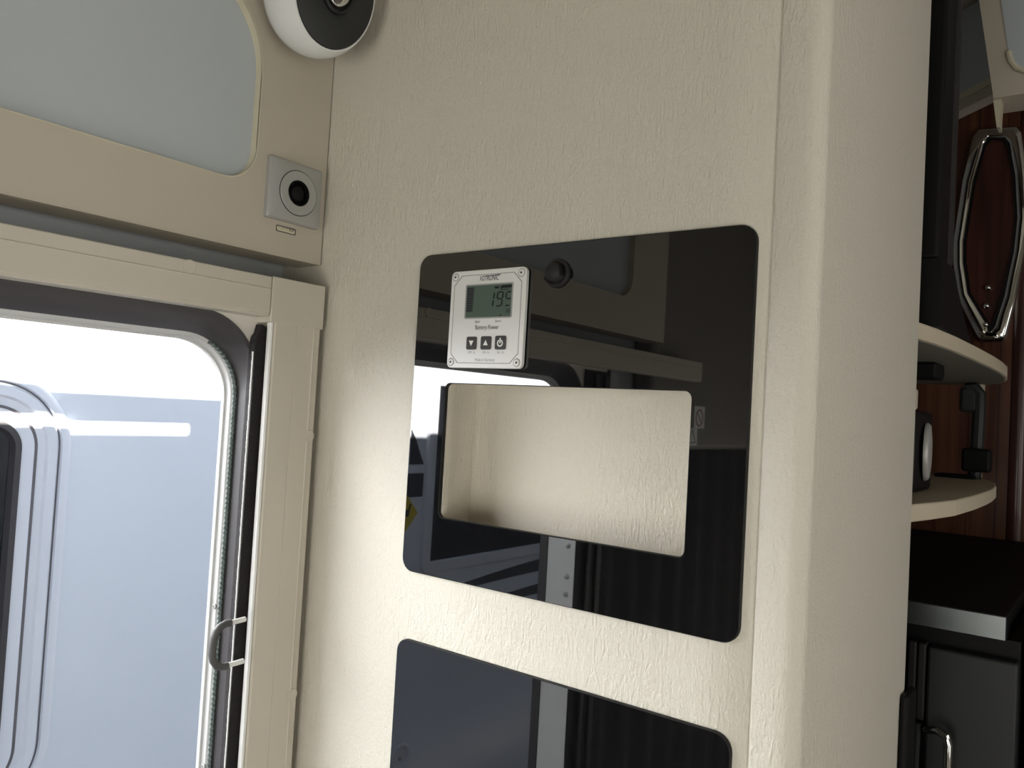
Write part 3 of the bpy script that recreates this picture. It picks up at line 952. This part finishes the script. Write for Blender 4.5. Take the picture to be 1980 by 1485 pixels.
# overhead lockers over there: a diagonal one and a straight one
YBk = 1.52
pA = onY(1912, 150, 1.72)
dA = Vector((-.735, .678, 0)); nA = Vector((-.678, -.735, 0))
la = thing('overhead_locker', tuple(onP(1885, 200, pA, nA)), 'beige overhead locker set diagonally, with a grey panel, behind the television', 'locker')
zA = onP(1885, 203, pA, nA).z
A0 = pA + dA * .35; A1 = pA - dA * .03
back = Vector((.10, .11, 0))
zlo, zmid, ztop = onP(1912, 186, pA, nA).z, onP(1912, 166, pA, nA).z, onP(1912, 152, pA, nA).z
def slab(z0, z1, off, th):
    p0, p1 = A0 + nA * off, A1 + nA * off
    return MB().prism([(p0.x, p0.y, z0), (p1.x, p1.y, z0), (p1.x, p1.y, z1), (p0.x, p0.y, z1)], -nA * th)
slab(zlo, ZC, -.010, .02).build('carcass', 'locker', la)
slab(zlo, zmid, 0, .010).build('bottom_rail', 'locker', la)
slab(zmid + .0005, ztop, .002, .010).build('edging', 'ivory', la)
slab(ztop + .0005, ZC, -.004, .006).build('grey_panel', 'lockgrey', la)
YBk = 1.52
lb = thing('overhead_locker', tuple(onY(1960, 188, YBk)), 'beige overhead locker with slanted side and grey panel above the chrome framed mirror', 'locker')
B = [onY(*p, YBk) for p in ((1880, -90), (1893, 0), (1921, 190), (2010, 176), (2160, 140), (2120, -130))]
MB().prism(B, (0, .08, 0)).build('carcass', 'locker', lb)
G = [onY(*p, YBk) for p in ((1922, -90), (1935, 0), (1950, 100), (1955, 118), (1966, 130), (2010, 145), (2140, 120), (2110, -125))]
MB().prism([p + Vector((0, -.0015, 0)) for p in G], (0, .0015, 0)).build('grey_panel', 'lockgrey', lb)
G2 = [p + Vector((0, -.004, 0)) for p in G]
b = MB().tube([onY(*p, YBk - .002) for p in ((1950, 100), (1955, 119), (1966, 132), (2010, 148), (2140, 123))], .0045, 8)
b.build('edging', 'ivory', lb, smooth=True)

# tapered cream wedge above it
wv = [onY(*p, YBk + .01) for p in ((1919, 183), (1937, 182), (1933, 246), (1927, 246))]
tag(MB().prism(wv, (0, .03, 0)).build('tapered_trim', 'ivory'), 'narrow cream wedge pointing down above the chrome framed mirror', 'trim')

# ------------------------------------------------------------------ dark kitchen unit below the shelves
YU = 1.10
ku = thing('kitchen_unit', (-.25, 1.4, ZF), 'black kitchen unit with stainless front strip and charcoal door below the shelves', 'kitchen unit')
zt = -.2025
MB().box(-.45, -.101, YU + .004, 1.93, zt - .03, zt).build('top', 'black', ku, bevel=.003)
a_, c_ = onY(1760, 1209, YU), onY(1947, 1191, YU)
MB().box(-.42, -.1015, YU - .004, YU + .003, -.2305, zt - .0005).build('steel_strip', 'steel', ku, bevel=.0008)
MB().box(-.45, -.088, YU + .02, 1.90, ZF, zt - .031).build('body', 'black', ku)
d0 = onY(1796, 1252, YU)
dr = MB().box(-.1815, -.0885, YU, YU + .02, ZF + .1, -.2545).build('door', 'darkdoor', ku, bevel=.003)
for x0_, x1_ in ((-.2035, -.194), (-.1925, -.1835)):
    MB().box(x0_, x1_, YU + .001, YU + .02, -.345, -.252).build('side_strip', 'darkgrey', ku, bevel=.002)
MB().tube([onY(1788, 1410, YU - .002), onY(1815, 1413, YU - .03), onY(1830, 1424, YU - .034), onY(1834, 1440, YU - .034), onY(1832, 1485, YU - .034), onY(1828, 1560, YU - .034), onY(1780, 1570, YU - .002)], .0048, 12).build('door_handle', 'chrome', dr, smooth=True)
MB().tube([onY(1775, 1398, YU - .006), onY(1770, 1485, YU - .006), onY(1764, 1560, YU - .006)], .0035, 10).build('slim_bar', 'darkdoor', dr, smooth=True)
# neighbouring dark cupboard
nb = thing('base_cupboard', (.15, 1.6, ZF), 'plain black base cupboard to the side of the kitchen unit with the steel strip', 'cupboard')
MB().box(-.080, .45, YU + .03, 1.92, ZF, -.215).build('carcass', 'black', nb, bevel=.003)
MB().box(-.078, .45, YU + .015, YU + .03, -.250, -.215).build('front_rail', 'darkdoor', nb)
# black box on the partition end
v0 = onX(1738, 1345, XE)
tag(MB().box(XE + .0003, XE + .008, .868, .912, ZF + .3, v0.z).build('door_post', 'black', bevel=.004), 'black post fixed to the rear end of the cream partition, low down', 'post')

# ------------------------------------------------------------------ outside: the neighbouring camper and the ground
XN = -1.90
struct(MB().box(-9, XLO - .3 + .3, -9, 9, -1.92, -1.90).build('ground', 'asphalt'))
nv = thing('camper', (XN - 1, 0, -1.9), 'white camper parked alongside the open entry door, seen through the doorway', 'camper')
b = MB()
b.box(XN - 2.0, XN, -3.2, 4.2, -1.55, 1.15)
b.build('body', 'rv', nv, bevel=.03, seg=3)


def rv_window(y0, y1, z0, z1, r, fw, steps, glass='tint', name='window'):
    """proud moulded frame in steps, groove lines and tinted pane"""
    w = None
    o0 = rrect(y0, y1, z0, z1, r, 14)
    def ins(d):
        return rrect(y0 + d, y1 - d, z0 + d, z1 - d, max(.004, r - d), 14)
    rings = [YZ(o0, XN), YZ(ins(.004), XN + .012), YZ(ins(.012), XN + .016)]
    for d, h in steps:
        rings.append(YZ(ins(d), XN + h))
    w = MB().loft(rings).build(name, 'rvframe', nv, smooth=True, angle=30)
    MB().prism(YZ(ins(fw - .001), XN + .0005), (.005, 0, 0)).build('pane', glass, w)
    return w, ins


# window seen directly: stepped white frame, grooves, dark gasket
w1, ins1 = rv_window(-.15, .862, -.95, .032, .17, .128, [(.024, .017), (.027, .010), (.033, .010), (.036, .020), (.055, .021), (.060, .016), (.078, .015), (.081, .018), (.108, .016), (.112, .012)])
for d, h in ((.0265, .0115), (.0795, .0185)):
    MB().loft([YZ(ins1(d - .003), XN + h - .004), YZ(ins1(d - .003), XN + h), YZ(ins1(d + .003), XN + h), YZ(ins1(d + .003), XN + h - .004)]).build('groove', 'rvgroove', w1)
MB().loft([YZ(ins1(.108), XN + .010), YZ(ins1(.109), XN + .021), YZ(ins1(.122), XN + .023), YZ(ins1(.128), XN + .004)]).build('gasket', 'rubber', w1, smooth=True, angle=60)
# window seen mirrored in the panel
w2, ins2 = rv_window(-2.10, -.935, -.575, .118, .045, .045, [(.040, .015), (.045, .006)])
# dark shapes behind the glass / body graphics
def decal(name, pts, m='decal', th=.0012):
    return MB().prism([(XN, y, z) for y, z in pts], (th, 0, 0)).build(name, m, nv)
def swoosh(p0, p1, t0, t1, sag):
    up, lo = [], []
    for k in range(13):
        s = k / 12
        y = p0[0] + (p1[0] - p0[0]) * s
        z = p0[1] + (p1[1] - p0[1]) * s + sag * math.sin(PI * s)
        t = t0 + (t1 - t0) * s
        up.append((y, z + t)); lo.append((y, z - t))
    return up + lo[::-1]
decal('stripe', swoosh((-.98, -.655), (-2.4, -.625), .006, .045, .020))
decal('stripe', swoosh((-1.02, -.740), (-2.4, -.745), .006, .036, .025))
decal('stripe', swoosh((-1.10, -.815), (-2.4, -.86), .005, .034, .02))
decal('graphic', [(-.930, -.195), (-.86, -.195), (-.86, -.075), (-.885, -.11), (-.91, -.16)])
decal('graphic', [(-.932, -.305), (-.855, -.305), (-.855, -.225), (-.932, -.225)])
decal('lower_band', [(-.95, -.66), (-.70, -.66), (-.70, -.62), (-.95, -.62)])
yq = [1.1 - onX(*p, XN).y for p in ((807, 990), (784, 990))]
zq = [onX(795, 965, XN).z, onX(785, 1028, XN).z]
ycq, zcq, hq = yq[0] + .085, onX(800, 992, XN).z, .085
sg = MB().prism([(XN, ycq - hq, zcq), (XN, ycq, zcq - hq * 1.1), (XN, ycq + hq, zcq), (XN, ycq, zcq + hq * 1.1)], (.002, 0, 0)).build('yellow_sign', 'yellow', nv)
MB().prism([(XN + .002, ycq + s * .01 + a, zcq + c) for s, a, c in ((0, -.050, .030), (0, -.044, .034), (0, -.038, .014), (0, .03, .012), (0, .03, -.008), (0, -.040, -.010))], (.001, 0, 0)).build('sign_figure', 'ink', sg)
# round latch low on the body
yl, zl_ = 1.1 - onX(771, 1462, XN).y, onX(771, 1462, XN).z
lt = MB().lathe((XN, yl, zl_), (1, 0, 0), [(.046, 0), (.046, .006), (.038, .012), (.032, .010), (.028, .003), (.0003, .003)], 32).build('latch', 'rvframe', nv, smooth=True, angle=40)
MB().lathe((XN + .003, yl, zl_ - .008), (1, 0, 0), [(.007, 0), (.007, .005), (.0003, .006)], 16).build('lock_barrel', 'silver', lt, smooth=True)

# unseen bar on the roof of this vehicle, shaped for its shadow on the neighbour
rr_ = thing('roof_shadow_bar', (XLO + .02, 1.3, ZC + .07), 'unseen bar added along the roof edge of this vehicle to cast a shadow', 'roof rail')
zr = ZC + .07
MB().box(XLO, XLO + .025, .60, 2.6, zr + .045, zr + .100).build('bar', 'black', rr_)
MB().box(XLO, XLO + .025, 1.262, 2.6, zr, zr + .046).build('foot', 'black', rr_)  # long block that closes off the sunlit gap under the bar
MB().box(XLO, XLO + .025, .60, .64, zr, zr + .046).build('foot', 'black', rr_)

for o in bpy.data.objects:
    if '_o' in o:
        del o['_o']
